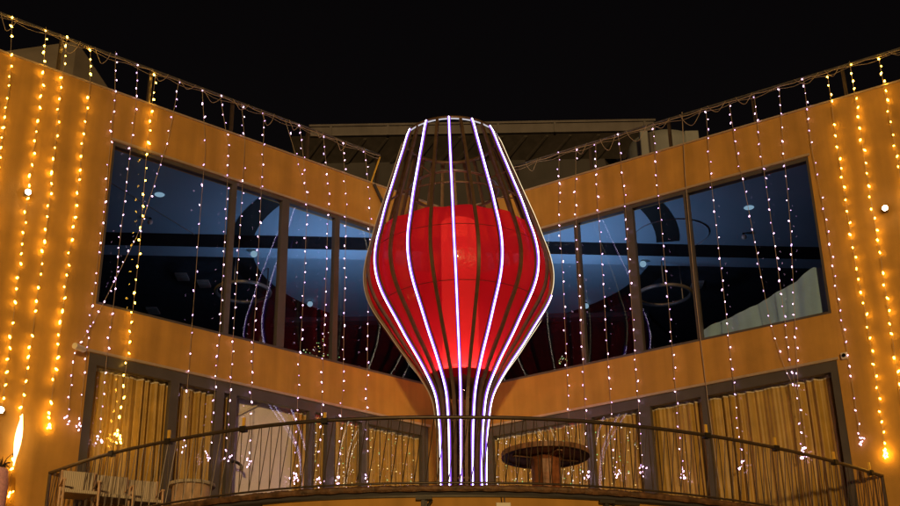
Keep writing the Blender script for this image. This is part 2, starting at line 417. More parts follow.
for k in range(n):
    a0, a1 = 2*math.pi*k/n, 2*math.pi*(k+1)/n
    mid = (a0+a1)/2; x = ccx+4.9*math.cos(mid); y = ccy+4.9*math.sin(mid)
    if beamY(x)-0.05 < y < beamY(x)+0.6: continue
    if (Vector((x, y, 0))-VX).dot((L_ if x < VX.x else R_).n) > -0.4: continue
    q = [Vector((ccx+r*math.cos(a), ccy+r*math.sin(a), ZC-0.012)) for r, a in ((4.65, a0), (5.17, a0), (5.17, a1), (4.65, a1))]
    mb.quad(*q[::-1])
mb.build('recess_shade_ring', M['ceil_shade'], bld)  # flat black ring, its colour stands for shade in a round recess
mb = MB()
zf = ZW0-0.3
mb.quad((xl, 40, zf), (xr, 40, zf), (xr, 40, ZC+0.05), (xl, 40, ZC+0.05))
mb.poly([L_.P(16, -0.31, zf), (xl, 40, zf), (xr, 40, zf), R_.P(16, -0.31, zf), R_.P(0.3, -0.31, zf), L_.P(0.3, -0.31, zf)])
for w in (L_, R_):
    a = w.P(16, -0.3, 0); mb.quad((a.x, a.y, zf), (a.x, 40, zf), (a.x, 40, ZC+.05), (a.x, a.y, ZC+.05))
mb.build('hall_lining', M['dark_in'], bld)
# roof slab over the hall keeps the sky out
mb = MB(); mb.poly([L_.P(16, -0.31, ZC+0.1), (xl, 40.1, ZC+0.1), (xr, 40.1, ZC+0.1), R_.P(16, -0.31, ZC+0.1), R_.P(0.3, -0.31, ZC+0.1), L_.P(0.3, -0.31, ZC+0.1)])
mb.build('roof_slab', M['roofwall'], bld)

# ------------------------------------------------------------------ curtains
def curtain(w, t0, t1, off, z0, z1, seed, label, pitch=0.14, amp=0.066):
    rnd = random.Random(seed)
    n = max(12, int((t1-t0)/0.018)); rows = 7
    ph = [rnd.uniform(0, 6.28) for _ in range(6)]
    root = thing('curtain', w.P((t0+t1)/2, off, z0), label, 'curtain', 'gold curtains behind the glazed doors')
    mb = MB()
    def dd(t, v):
        s = 2*math.pi/pitch
        warp = 0.05*math.sin(t*5.1+ph[0]) + 0.03*math.sin(t*11.7+ph[1]+v*1.2)
        a = amp*(0.65+0.35*math.sin(t*3.3+ph[2]))
        return a*math.sin((t+warp)*s+ph[3]) + amp*0.45*math.sin((t+warp)*s*0.43+ph[4]+v*0.8) + 0.012*math.sin(t*s*2.3+ph[5]+2*v)
    for j in range(rows+1):
        v = j/rows; z = z0+(z1-0.07-z0)*v
        for i in range(n+1):
            t = t0+(t1-t0)*i/n
            sway = 0.02*math.sin(v*3+ph[1])*(1-v)
            mb.v.append(w.P(t+sway, off+dd(t, v)*(1.0-0.35*v), z))
    for j in range(rows):
        for i in range(n):
            a = j*(n+1)+i; mb.f.append([a, a+1, a+n+2, a+n+1])
    mb.build('cloth', M['curtain'], root, smooth=True)
    h = MB()
    for i in range(n+1):
        t = t0+(t1-t0)*i/n
        h.v.append(w.P(t, off+0.012+dd(t, 1)*0.65, z1-0.085)); h.v.append(w.P(t, off+0.012+dd(t, 1)*0.5, z1+0.005*math.sin(t*40)))
    for i in range(n): h.f.append([2*i, 2*i+2, 2*i+3, 2*i+1])
    h.build('header_tape', M['header'], root, smooth=True)
    return root
zc1 = ZDT-0.15
def tt(w, x, y=440): return w.tz(x, y, -0.22)[0]
cl = [(72, 172, 'widest gold curtain at the left end of the doors behind the woven chairs'),
      (173, 218, 'gold curtain behind the round wicker table'),
      (219, 232, 'narrow gold curtain strip left of the uncurtained door'),
      (294, 309.5, 'narrow gold curtain strip at the right edge of the uncurtained door'),
      (310.5, 328.5, 'slim gold curtain between two close mullions left of centre'),
      (329.5, 362.5, 'gold curtain behind the reflection dots in the bay right of the thick left mullion'),
      (363.5, 434, 'gold curtain beside the sculpture foot on its left')]
for i, (a, b, lb) in enumerate(cl):
    curtain(L_, tt(L_, b), tt(L_, a), -0.24, ZD+0.02, zc1, 10+i, lb)
crr = [(486, 592, 'gold curtain behind the round spool table'),
       (593, 648.5, 'gold curtain between the thin and the thick right mullion'),
       (649.5, 709, 'gold curtain right of the thick mullion'),
       (710, 860, 'widest gold curtain at the right end of the doors')]
for i, (a, b, lb) in enumerate(crr):
    curtain(R_, tt(R_, a), tt(R_, b), -0.24, ZD+0.02, zc1, 40+i, lb, pitch=0.19 if a > 640 else 0.13, amp=0.065)
# pale drape behind upper right window
pts = [(700, 341), (700, 332), (716, 323), (740, 313), (770, 297), (796, 281), (812, 268), (828, 267), (834, 318)]
mb = MB(); top = interp(pts[1:8], 41)
nb = 40
for i in range(nb+1):
    x, y = top[i]; p = R_.px(x, y, -0.28); t = (p-VX).dot(R_.d)
    o = -0.28+0.025*math.sin(t*9)+0.012*math.sin(t*23)
    for k in range(5):
        z = p.z+(ZW0-0.1-p.z)*k/4; mb.v.append(R_.P(t+0.02*k*math.sin(t*3), o, z))
for i in range(nb):
    for k in range(4):
        a = i*5+k; mb.f.append([a, a+1, a+6, a+5])
tag(mb.build('drape', M['drape'], smooth=True), 'pale grey drape swept up towards the corner inside the upper right window', 'drape')

# ------------------------------------------------------------------ balcony
arcpx = [(50, 472), (100, 455), (150, 443.5), (200, 434), (250, 426.5), (300, 421), (350, 418), (400, 416.3), (450, 416), (500, 416.3), (550, 418), (600, 421.5), (650, 426.5), (700, 433), (750, 441.5), (800, 452), (845, 463.5), (882, 475)]
ZR = 5.48+CAMZ
arc = catmull([onz(x, y, ZR) for x, y in arcpx], 8)
# smooth the survey
for _ in range(12):
    arc = [arc[0]] + [(arc[i-1]+arc[i]*2+arc[i+1])/4 for i in range(1, len(arc)-1)] + [arc[-1]]
cen = Vector((0.2, 27.5, 0))
def shift(pts, d, z):       # move outwards (away from the vertex) by d and set height
    out = []
    for p in pts:
        o = Vector((p.x-cen.x, p.y-cen.y, 0)).normalized(); q = p+o*d; out.append(Vector((q.x, q.y, z)))
    return out
bal = thing('balcony', (0, 19.5, ZD), 'curved balcony deck with a rough brown edge across both wings', 'balcony')
# deck
e0 = shift(arc, 0.06, ZD-0.03); e1 = shift(arc, 0.06, ZD-0.13)
mb = MB(); mb.poly([*e0, Vector((VX.x, VX.y-0.02, ZD-0.03))]); mb.poly([*e1[::-1], Vector((VX.x, VX.y-0.02, ZD-0.13))][::1])
for i in range(len(e0)-1): mb.quad(e1[i], e1[i+1], e0[i+1], e0[i])
mb.build('deck', M['roofwall'], bal)
# nosing: rough scalloped course of brown tile
mb = MB(); nz = shift(arc, 0.09, ZD-0.045); fine = []
acc = 0
for i in range(len(nz)-1):
    for k in range(6): fine.append(nz[i].lerp(nz[i+1], k/6))
fine.append(nz[-1])
rings = []
dist = 0
for i, p in enumerate(fine):
    if i: dist += (fine[i]-fine[i-1]).length
    o = Vector((p.x-cen.x, p.y-cen.y, 0)).normalized()
    wv = 0.5+0.5*math.sin(dist*2*math.pi/0.38); jit = random.uniform(-.006, .006)
    h = 0.040+0.010*wv; dd_ = 0.040+0.012*wv
    base = len(mb.v)
    prof = [(-0.12, h), (dd_*0.4, h*1.0+jit), (dd_, h*0.45), (dd_*1.05, -h*0.35+jit), (dd_*0.7, -h), (-0.12, -h)]
    mb.v += [p+o*a+Vector((0, 0, b)) for a, b in prof]; rings.append(base)
for A, B in zip(rings, rings[1:]):
    for k in range(6): mb.f.append([A+k, A+(k+1) % 6, B+(k+1) % 6, B+k])
mb.build('nosing', M['nosing'], bal)
# dark angle under the nosing, fascia below
mb = MB(); a0 = shift(arc, 0.07, ZD-0.16); a1 = shift(arc, 0.07, ZD-0.131)
b0 = shift(arc, 0.033, ZD-0.16); b1 = shift(arc, 0.033, ZD-0.131)
for i in range(len(a0)-1): mb.hexa([a0[i], a0[i+1], b0[i+1], b0[i], a1[i], a1[i+1], b1[i+1], b1[i]])
mb.build('edge_angle', M['darkmetal'], bal)
mb = MB(); a0 = shift(arc, 0.03, ZD-1.0); a1 = shift(arc, 0.03, ZD-0.131); b0 = shift(arc, 0.0, ZD-1.0)
ov = Vector((VX.x, VX.y-0.03, ZD-1.0))
for i in range(len(a0)-1): mb.quad(a0[i], a0[i+1], a1[i+1], a1[i])
mb.poly([*b0[::-1], ov])
mb.build('fascia', M['stucco'], bal)
def arcpt(x, d, z):
    """point of the balcony edge seen at pixel column x"""
    best = min(range(len(arc)-1), key=lambda i: abs((lambda q: 450+FPX*(q.dot(CX))/(q.dot(Fw)))(arc[i]-CAM)-x))
    p = shift([arc[best]], d, z)[0]; o = Vector((p.x-cen.x, p.y-cen.y, 0)).normalized(); return p, o
def bracket(x):
    p, o = arcpt(x, 0.085, ZD-0.161); s = Vector((-o.y, o.x, 0)); mb = MB()
    def bx(a0, a1, s0, s1, z0, z1):
        mb.hexa([p+o*a+s*b+Vector((0, 0, z)) for z in (z0, z1) for a, b in ((a0, s0), (a1, s0), (a1, s1), (a0, s1))])
    bx(-0.045, -0.005, -0.06, 0.03, -0.5, -0.002); bx(-0.005, 0.06, -0.13, 0.10, -0.05, -0.002); bx(-0.005, 0.04, -0.05, 0.00, -0.14, -0.05)
    mb.tube([p+s*0.1+o*0.03+Vector((0, 0, -0.05)), p+s*0.05+o*0.03+Vector((0, 0, -0.12)), p+s*0.05+o*0.02+Vector((0, 0, -0.3))], 0.02, 6)
    mb.build('bracket', M['darkmetal'], bal)
for x in (427, 597, 735, 262): bracket(x)
p, o = arcpt(615, 0.034, ZD-0.185); s = Vector((-o.y, o.x, 0)); mb = MB()
mb.hexa([p+o*a+s*b+Vector((0, 0, z)) for z in (-0.02, 0.015) for a, b in ((0, -0.3), (0.05, -0.3), (0.05, 0.3), (0, 0.3))])
mb.build('cable_tray', M['darkmetal'], bal)
# switch box on the fascia with two conduits
p, o = arcpt(498, 0.031, ZD-0.37); s = Vector((-o.y, o.x, 0))
sb = thing('junction_box', p, 'small white junction box on the orange fascia under the balcony edge', 'electrical box')
mb = MB(); mb.hexa([p+o*a+s*b+Vector((0, 0, z)) for z in (-0.12, 0.13) for a, b in ((0.002, -0.105), (0.05, -0.105), (0.05, 0.105), (0.002, 0.105))])
mb.build('box_body', M['plastic'], sb, bevel=0.008)
mb = MB(); mb.tube([p+o*0.02+s*0.02+Vector((0, 0, 0.13)), p+o*0.02+s*0.02+Vector((0, 0, 0.225))], 0.008, 6)
mb.tube([p+o*0.02+s*-0.02+Vector((0, 0, 0.13)), p+o*0.02+s*-0.03+Vector((0, 0, 0.225))], 0.008, 6); mb.build('cable', M['darkmetal'], sb)

# railing
rl = thing('balcony_railing', (0, 18, ZD), 'curved dark metal railing with slanting thin bars along the balcony edge', 'railing')
mb = MB(); mb.tube(shift(arc, 0, ZR-0.02), 0.03, 8); mb.build('handrail', M['railmetal'], rl, smooth=True)
mb = MB(); mb.tube(shift(arc, -0.0, ZD+0.06), 0.016, 6); mb.build('bottom_rail', M['railmetal'], rl, smooth=True)
d = [0]
for a, b in zip(arc, arc[1:]): d.append(d[-1]+(b-a).length)
def at(s):
    for k in range(len(arc)-1):
        if s <= d[k+1] or k == len(arc)-2:
            return arc[k].lerp(arc[k+1], (s-d[k])/(d[k+1]-d[k]))
NB = 98
for i in range(NB):
    s0 = d[-1]*i/NB+0.02; s1 = min(d[-1]*(i+0.93)/NB, d[-1])
    a = at(s0); b = at(s1)
    mb = MB()
    mb.tube([(a.x, a.y, ZD+0.05), (a.x, a.y, ZR-0.03)], 0.0072, 5); mb.tube([(a.x, a.y, ZD+0.07), (b.x, b.y, ZR-0.03)], 0.0072, 5)
    mb.build('baluster', M['railmetal'], rl)
for s in (0.0, d[-1]):
    a = at(s); mb = MB(); mb.tube([(a.x, a.y, ZD-0.1), (a.x, a.y, ZR)], 0.028, 8); mb.build('end_post', M['railmetal'], rl)
for x in (109, 170, 242.6, 322, 708, 773, 834, 872):
    p, o = arcpt(x, 0.0, ZR); s = Vector((-o.y, o.x, 0))
    cp = MB(); cp.hexa([p+o*a+s*b+Vector((0, 0, z)) for z in (0.012, 0.15 if x != 322 else 0.1) for a, b in ((-0.015, -0.022), (0.015, -0.022), (0.015, 0.022), (-0.015, 0.022))])
    c = cp.build('clamp', M['brass'], rl)
    cj = MB(); cj.hexa([p+o*a+s*b+Vector((0, 0, z)) for z in (-0.07, 0.01) for a, b in ((-0.045, -0.05), (0.045, -0.05), (0.045, 0.05), (-0.045, 0.05))])
    cj.build('jaw', M['darkmetal'], c)

# ------------------------------------------------------------------ roof terrace railings with drooping cable
rng = random.Random(3)
for w, x0, x1, zz, lb in ((L_, -60, 380, 13.745, 'left'), (R_, 514, 960, 13.665, 'right')):
    z = zz+CAMZ; px0 = {-60: (-60, -10), 380: (380, 153.5), 514: (514, 165), 960: (960, 30)}
    t0 = w.tz(*px0[x0], 0.05)[0]; t1 = w.tz(*px0[x1], 0.05)[0]
    if t0 > t1: t0, t1 = t1, t0
    rt = thing('terrace_railing', w.P(t0, 0.03, ZP), f'slim cable railing hung with light strings along the {lb} parapet', 'railing', 'railings on the roof parapets')
    mb = MB(); mb.tube([w.P(t0+(t1-t0)*k/20, 0.04, z) for k in range(21)], 0.022, 8); mb.build('top_rail', M['steel'], rt, smooth=True)
    mb = MB(); mb.tube([w.P(t0+(t1-t0)*k/60, 0.07, z-0.04-0.03*abs(math.sin(k*0.9))) for k in range(61)], 0.009, 5); mb.build('cable', M['cable'], rt)
    k = 0; t = t0+0.02
    mb = MB(); mb.tube([w.P(t0+(t1-t0)*q/60, 0.06, z-0.11-0.03*math.sin(q*1.3)) for q in range(61)], 0.005, 4); mb.build('cable', M['cable'], rt)
    while t < t1:
        big = (k % 3 == 0)
        if big:
            mb = MB(); mb.wbox(w, t-0.03, t+0.03, -0.06, 0.0, ZP+0.03, z-0.02); mb.build('post', M['railmetal'], rt)
        # drooping loop
        if rng.random() < 0.4: t += 0.62; k += 1; continue
        Lp = rng.uniform(0.15, 0.5); dr = rng.uniform(0.15, 0.35)
        mb = MB(); mb.tube([w.P(t+0.3+Lp*q/10, 0.08+0.02*math.sin(q), z-dr*math.sin(math.pi*q/10)**0.8) for q in range(11)], 0.006, 4); mb.build('cable_loop', M['cable'], rt)
        t += 0.62; k += 1
# small end brace of the left railing
mb = MB(); mb.tube([L_.px(380, 157, 0.02), L_.px(371, 183, 0.02)], 0.018, 5)
tag(mb.build('brace', M['brass']), 'yellow brace strip at the inner end of the left parapet railing', 'brace')
mb = MB(); mb.tube([L_.px(374, 184, 0.05), L_.px(383, 203, 0.05)], 0.035, 6)
tag(mb.build('hanging_pipe', M['timber']), 'short brown pipe hanging over the left parapet beside the sculpture', 'pipe')

# ------------------------------------------------------------------ sculpture
AY = 23.4
def R_of(px, c): return px/FPX*(c-CAM).dot(Fw)
zr = []     # (z, radius, cx)
for y, xl_, xr_ in ((141.5, 403.5, 499), (170, 392.5, 512), (197, 384, 523.5), (222, 376.5, 536), (245, 370, 544.5), (261, 366.5, 551.5), (276, 364.5, 555.5), (289, 365, 555.5), (302, 367.5, 552), (316, 374, 543.5), (331, 385, 532.5), (346, 396, 525), (363, 410, 513), (382, 423, 500.5), (400, 431.5, 491.5), (420, 434.5, 489), (440, 436.5, 487), (487, 437.5, 486), (560, 438, 486)):
    cxp = 451.2+(y-141)*0.056 if y < 245 else (457.0+(y-245)*0.05 if y < 305 else min(461.9, 460.0+(y-305)*0.02))
    c = ony(cxp, y, AY); zr.append((c.z, R_of((xr_-xl_)/2-(2.0 if y < 400 else 2.2), c), c.x))
zr[-1] = (ZD-0.028, zr[-2][1], zr[-2][2])
prof = catmull([(a, b, c) for a, b, c in zr], 4)         # top to bottom
for _ in range(5):
    prof = [prof[0]]+[Vector((prof[i].x, (prof[i-1].y+2*prof[i].y+prof[i+1].y)/4, (prof[i-1].z+2*prof[i].z+prof[i+1].z)/4)) for i in range(1, len(prof)-1)]+[prof[-1]]
sculpt = thing('light_sculpture', (0.15, AY, ZD), 'giant bulb shaped sculpture of metal ribs and violet white light lines round a red balloon', 'sculpture')
def ringpt(p, ang, f=1.0, add=0.0):
    r = p.y*f+add; return Vector((p.z+r*math.sin(ang), AY-r*math.cos(ang), p.x))
NR = 26
def simplify(prof):
    return prof
for k in range(NR):
    ang = R(-2.5+k*360/NR)
    o = Vector((math.sin(ang), -math.cos(ang), 0)); sd = Vector((math.cos(ang), math.sin(ang), 0))
    pts = [ringpt(p, ang) for p in prof]
    outs = []
    for i in range(len(pts)):
        t = (pts[min(i+1, len(pts)-1)]-pts[max(i-1, 0)]).normalized(); nn = sd.cross(t).normalized()
        if nn.dot(o) < 0: nn = -nn
        outs.append(nn)
    led = (k % 2 == 0)
    mb = MB(); mb.strip(pts, [sd]*len(pts), outs, 0.062 if not led else 0.072, 0.05)
    rib = mb.build('rib', M['rib'], sculpt)
    if led:
        deg = math.degrees((ang+math.pi) % (2*math.pi)-math.pi)
        lo = 0
        if deg > 70 and deg < 85: lo = next(i for i, p in enumerate(prof) if p.x < 9.6+CAMZ)
        if abs(deg) < 85:
            q = [a+b*0.036 for a, b in zip(pts, outs)][lo:]
            mb = MB(); mb.strip(q, [sd]*len(q), outs[lo:], 0.056, 0.02); ch = mb.build('led_halo', M['ledhalo'], rib)
            q = [a+b*0.052 for a, b in zip(pts, outs)][lo:]
            mb = MB(); mb.strip(q, [sd]*len(q), outs[lo:], 0.018, 0.012); mb.build('led_line', M['led'], rib)
        if abs(deg) >= 85 or lo:
            e = lo+1 if lo else len(pts)
            q = [a+b*0.036 for a, b in zip(pts, outs)][:e]
            mb = MB(); mb.strip(q, [sd]*len(q), outs[:e], 0.013, 0.010); mb.build('led_line', M['ledwash'] if abs(deg) > 118 else (M['ledmid'] if lo or abs(deg) > 98 else M['ledfaint']), rib)
def hoop(z, r, cx, rad, mat, name, n=64):
    mb = MB(); mb.tube([Vector((cx+r*math.sin(2*math.pi*k/n), AY-r*math.cos(2*math.pi*k/n), z)) for k in range(n)], rad, 8, close=True)
    return mb.build(name, mat, sculpt, smooth=True)
top = prof[0]
hoop(top.x+0.02, top.y, top.z, 0.04, M['rib'], 'top_hoop')
mb = MB()
for k in range(NR):                   # short led segments just under the top hoop, between the ribs
    if abs((k+0.5)*360/NR-2.5-(360 if k > NR/2 else 0)) > 78: continue
    a0 = R(-2.5+(k+0.14)*360/NR); a1 = R(-2.5+(k+0.86)*360/NR)
    mb.tube([Vector((top.z+(top.y+0.035)*math.sin(a), AY-(top.y+0.035)*math.cos(a), top.x-0.03)) for a in (a0, (a0+a1)/2, a1)], 0.014, 5)
mb.build('hoop_light', M['hoopled'], sculpt)
def prof_at(z):
    for a, b in zip(prof, prof[1:]):
        if a.x >= z >= b.x: return a.lerp(b, (a.x-z)/(a.x-b.x))
    return prof[-1]
zh = 12.06+CAMZ
hoop(zh, 0.93, prof_at(zh).z, 0.014, M['steel'], 'inner_hoop')
hoop(zh, 0.90, prof_at(zh).z, 0.03, M['rib'], 'inner_hoop_band')
for z in (11.5+CAMZ, ):
    q = prof_at(z); hoop(z, q.y-0.05, q.z, 0.02, M['rib'], 'hoop')
for z in (7.0+CAMZ, 5.9+CAMZ):
    q = prof_at(z); hoop(z, q.y-0.045, q.z, 0.022, M['rib'], 'hoop')
# spokes to the inner hoop
for k in range(0, NR, 4):
    ang = R(-2.5+k*360/NR); q = prof_at(zh); mb = MB()
    mb.tube([Vector((q.z+0.92*math.sin(ang), AY-0.92*math.cos(ang), zh)), Vector((q.z+q.y*math.sin(ang), AY-q.y*math.cos(ang), zh+0.02))], 0.012, 5)
    mb.build('spoke', M['rib'], sculpt)
# red skin
zt, zb = 10.90+CAMZ, 7.80+CAMZ
mb = MB(); n = 104; rows = 40; rn = random.Random(5)
for j in range(rows+1):
    z = zt+(zb-zt)*j/rows; q = prof_at(z)
    for k in range(n):
        a = 2*math.pi*k/n
        # skin bellies slightly between the ribs
        sag = -0.012*(1-math.cos((a-R(-2.5))*NR))*0.5
        r = (q.y-0.045)*1.0+sag+0.006*math.sin(a*5+z*3)
        sc_ = 0.02*math.sin(a*9+1.3) if j == rows else 0
        mb.v.append(Vector((q.z+r*math.sin(a), AY-r*math.cos(a), z+sc_+(0.02*math.sin(a*NR/2) if j == 0 else 0))))
for j in range(rows):
    for k in range(n):
        a = j*n+k; b = j*n+(k+1) % n; mb.f.append([a, b, b+n, a+n])
mb.build('red_balloon', M['red'], sculpt, smooth=True)
mb = MB()
qa, qb, qc = prof_at(zb+0.12), prof_at(zb-0.02), prof_at(zb-0.1)
mb.lathe([(qa.y-0.055, zb+0.15), (qb.y-0.06, zb-0.02), (qc.y-0.10, zb-0.10), (0.051, zb-0.08)], (qb.z, AY, 0), 48)
mb.build('collar', M['maroon'], sculpt, smooth=True)

fz = 8.35+CAMZ
fx_ = prof_at(fz).z
mb = MB(); mb.lathe([(0.36, 7.95+CAMZ), (0.36, 11.3+CAMZ)], (fx_, AY, 0), 32); mb.lathe([(0.001, 11.3+CAMZ), (0.36, 11.3+CAMZ)], (fx_, AY, 0), 32)
mb.build('glow_column', M['glowtube'], sculpt, smooth=False)  # added glowing tube, imitates the wall corner seen through the skin
mb = MB(); mb.tube([(fx_+0.46*math.cos(2*math.pi*k/32), AY+0.46*math.sin(2*math.pi*k/32), 7.86+CAMZ) for k in range(32)], 0.045, 8, close=True); mb.build('glow_ring', M['baseglow'], sculpt, smooth=True)  # glow added out of sight behind the collar to brighten the skin
mb = MB(); mb.tube([(fx_, AY, 7.9+CAMZ), (fx_, AY, ZD)], 0.05, 8); mb.build('tube_stem', M['rib'], sculpt)
for z in (9.35+CAMZ, 10.45+CAMZ):
    q = prof_at(z); hoop(z, q.y-0.05, q.z, 0.007, M['seam'], 'seam', 104)
# ------------------------------------------------------------------ spool table
tp = onz(545.5, 457, ZD+0.80); tz_ = ZD
tab = thing('spool_table', (tp.x, tp.y, ZD), 'round wooden cable spool table standing on the balcony right of the sculpture', 'table')
rad = R_of(43.5, tp)
mb = MB(); mb.lathe([(0.001, ZD+0.80), (rad, ZD+0.80), (rad, ZD+0.86), (0.001, ZD+0.86)], (tp.x, tp.y, 0), 48); mb.build('tabletop', M['woodpale'], tab)
mb = MB(); mb.lathe([(rad*0.88, ZD+0.799), (rad*0.88, ZD+0.785), (rad*1.015, ZD+0.785), (rad*1.015, ZD+0.865), (rad*0.95, ZD+0.865)], (tp.x, tp.y, 0), 48); mb.build('rim', M['wooddark'], tab)
mb = MB(); n = 10
prf = [(0.25, ZD), (0.235, ZD+0.1), (0.225, ZD+0.5), (0.23, ZD+0.72), (0.28, ZD+0.797)]
for k in range(n):
    a0, a1 = 2*math.pi*(k+0.03)/n, 2*math.pi*(k+0.97)/n
    for (r0, z0), (r1, z1) in zip(prf, prf[1:]):
        A = [Vector((tp.x+r*math.cos(a), tp.y+r*math.sin(a), z)) for r, a, z in ((r0-.04, a0, z0), (r0, a0, z0), (r0, a1, z0), (r0-.04, a1, z0), (r1-.04, a0, z1), (r1, a0, z1), (r1, a1, z1), (r1-.04, a1, z1))]
        mb.hexa(A)
mb.build('drum', M['wood'], tab)
mb = MB()
for k in range(2):
    a = R(20+90*k); c, s = math.cos(a), math.sin(a)
    T = Matrix.Translation((tp.x, tp.y, 0)) @ Matrix.Rotation(a, 4, 'Z')
    mb.box(-rad*0.8, -0.045, ZD+0.755+0.004*k, rad*0.8, 0.045, ZD+0.796-0.001*k, T)
mb.build('batten', M['wooddark'], tab)
mb = MB(); mb.lathe([(0.001, ZD+0.001), (0.36, ZD+0.001), (0.36, ZD+0.05), (0.001, ZD+0.05)], (tp.x, tp.y, 0), 32); mb.build('base_disc', M['wooddark'], tab)

# ------------------------------------------------------------------ woven chairs
def chair(px, ang, label):
    zt_ = ZD+0.86
    p = onz(px[0], px[1], zt_)
    T = Matrix.Translation((p.x, p.y, ZD)) @ Matrix.Rotation(ang, 4, 'Z')
    c = thing('woven_chair', (p.x, p.y, ZD), label, 'chair', 'woven chairs at the left end of the balcony')
    # local: back at y=0, seat reaches towards -y (the viewer)
    mb = MB(); mb.box(-0.24, -0.025, 0.53, 0.24, 0.02, 0.86, T); mb.build('backrest', M['wicker'], c, bevel=0.012)
    mb = MB(); mb.box(-0.25, -0.5, 0.40, 0.25, -0.03, 0.455, T); mb.build('seat', M['wicker'], c, bevel=0.015)
    for sx in (-1, 1):
        mb = MB(); mb.tube([T @ Vector((sx*0.262, 0.0, 0.0)), T @ Vector((sx*0.262, 0.0, 0.45)), T @ Vector((sx*0.255, 0.01, 0.87))], 0.018, 6); mb.build('leg', M['woodpale'], c)
        mb = MB(); mb.tube([T @ Vector((sx*0.27, -0.50, 0.0)), T @ Vector((sx*0.265, -0.48, 0.60))], 0.018, 6); mb.build('leg', M['woodpale'], c)
        mb = MB(); mb.box(sx*0.265-0.025, -0.50, 0.60, sx*0.265+0.025, 0.0, 0.625, T); mb.build('armrest', M['woodpale'], c)
chair((79, 472), R(24), 'woven chair nearest the left end of the balcony')
chair((112, 476.5), R(26), 'middle woven chair of the three on the balcony')
chair((142, 481), R(24), 'woven chair next to the round wicker table')
# round wicker table
tp = onz(192, 485, ZD+0.66)
wt = thing('wicker_table', (tp.x, tp.y, ZD), 'round drum shaped wicker table left of the uncurtained door', 'table')
mb = MB(); r_ = R_of(19, tp)
mb.lathe([(r_*0.96, ZD), (r_*1.02, ZD+0.3), (r_, ZD+0.62)], (tp.x, tp.y, 0), 36); mb.build('drum', M['woodpale'], wt, smooth=True)
mb = MB(); mb.lathe([(0.001, ZD+0.62), (r_*1.2, ZD+0.62), (r_*1.23, ZD+0.645), (r_*1.2, ZD+0.67), (0.001, ZD+0.67)], (tp.x, tp.y, 0), 36); mb.build('tabletop', M['wicker'], wt)

# ------------------------------------------------------------------ roof structures behind
pv = thing('roof_pavilion', (0.3, 30, ZP), 'brown flat roofed pavilion with exposed rafters behind the roof terrace', 'pavilion')
YE = 30.0
A = ony(310, 123.5, YE); B = ony(655, 123.5, YE); zt2 = (A.z+B.z)/2
mb = MB(); mb.box(A.x, YE, zt2-0.30, B.x, YE+0.12, zt2); mb.build('gutter', M['eave'], pv, bevel=0.03)
mb = MB(); mb.box(A.x-0.02, YE-0.05, zt2-0.03, B.x+0.02, YE+0.2, zt2+0.04); mb.build('gutter_lip', M['eave'], pv, bevel=0.01)
for x in (331, 388, 498, 555, 645):
    p = ony(x, 128, YE); mb = MB(); mb.box(p.x-0.03, YE-0.04, zt2-0.32, p.x+0.03, YE-0.002, zt2-0.03); mb.build('gutter_bracket', M['eave'], pv)
mb = MB(); mb.quad((A.x-0.5, YE+0.05, zt2-0.27), (B.x, YE+0.05, zt2-0.27), (B.x, YE+0.76, zt2-0.75), (A.x-0.5, YE+0.76, zt2-0.75)); mb.build('roof_deck', M['timber'], pv)
for i in range(15):
    x = A.x+0.2+(B.x-A.x-0.6)*i/14+random.uniform(-.1, .1); wd_ = random.uniform(0.05, 0.1); sl = -0.55
    mb = MB(); mb.hexa([Vector((x+u, v, z)) for u, v, z in ((0, YE+0.13, zt2-0.36), (wd_, YE+0.13, zt2-0.36), (wd_+sl, YE+0.70, zt2-0.79), (sl, YE+0.70, zt2-0.79), (0, YE+0.13, zt2-0.26), (wd_, YE+0.13, zt2-0.26), (wd_+sl, YE+0.70, zt2-0.69), (sl, YE+0.70, zt2-0.69))])
    mb.build('rafter', M['timber'], pv)
YW = YE+0.75
a = ony(300, 150, YW); b = ony(600, 150, YW)
mb = MB(); mb.quad((a.x-0.6, YW, ZP-1), (b.x+1.0, YW, ZP-1), (b.x, YW, zt2-0.2), (a.x+0.3, YW, zt2-0.2)); mb.build('wall', M['roofwall'], pv)
mb = MB(); mb.quad((b.x+1.0, YW, ZP-1), (b.x+3.2, YW+4, ZP-1), (b.x+2.2, YW+4, zt2-0.2), (b.x, YW, zt2-0.2)); mb.build('wall', M['timber'], pv)
zl = ony(450, 181, YW-0.3).z
mb = MB(); mb.box(a.x-0.5, YW-0.3, ZP-1, b.x+0.9, YW-0.01, zl); mb.build('ledge', M['roofwall'], pv)
# water tank
tk = R_.px(663, 150, -2.2)
tr_ = R_of(36, tk); ztk = R_.px(663, 140, -2.2).z
tank = thing('water_tank', (tk.x, tk.y, ZP-0.9), 'pale round water tank behind the right parapet', 'tank')
mb = MB(); mb.lathe([(tr_, ZP-0.9), (tr_, ztk-0.35), (tr_*0.93, ztk-0.16), (tr_*0.7, ztk-0.04), (tr_*0.3, ztk), (0.001, ztk)], (tk.x, tk.y, 0), 40); mb.build('tank_body', M['tank'], tank, smooth=True)
q = R_.px(691, 141, -2.0); mb = MB(); mb.box(q.x-0.16, q.y-0.16, ZP-0.3, q.x+0.16, q.y+0.16, R_.px(691, 133.5, -2.0).z); mb.build('valve_box', M['tank'], tank, bevel=0.02)
q = R_.px(643, 132, -1.2); mb = MB(); mb.box(q.x-0.09, q.y-0.09, ZP-0.5, q.x+0.09, q.y+0.09, q.z)
tag(mb.build('vent_post', M['tank'], bevel=0.02), 'short pale square post in front of the water tank', 'post')
q = R_.px(651, 134, -1.4); mb = MB(); mb.tube([Vector((q.x, q.y, ZP-0.5)), q], 0.09, 12)
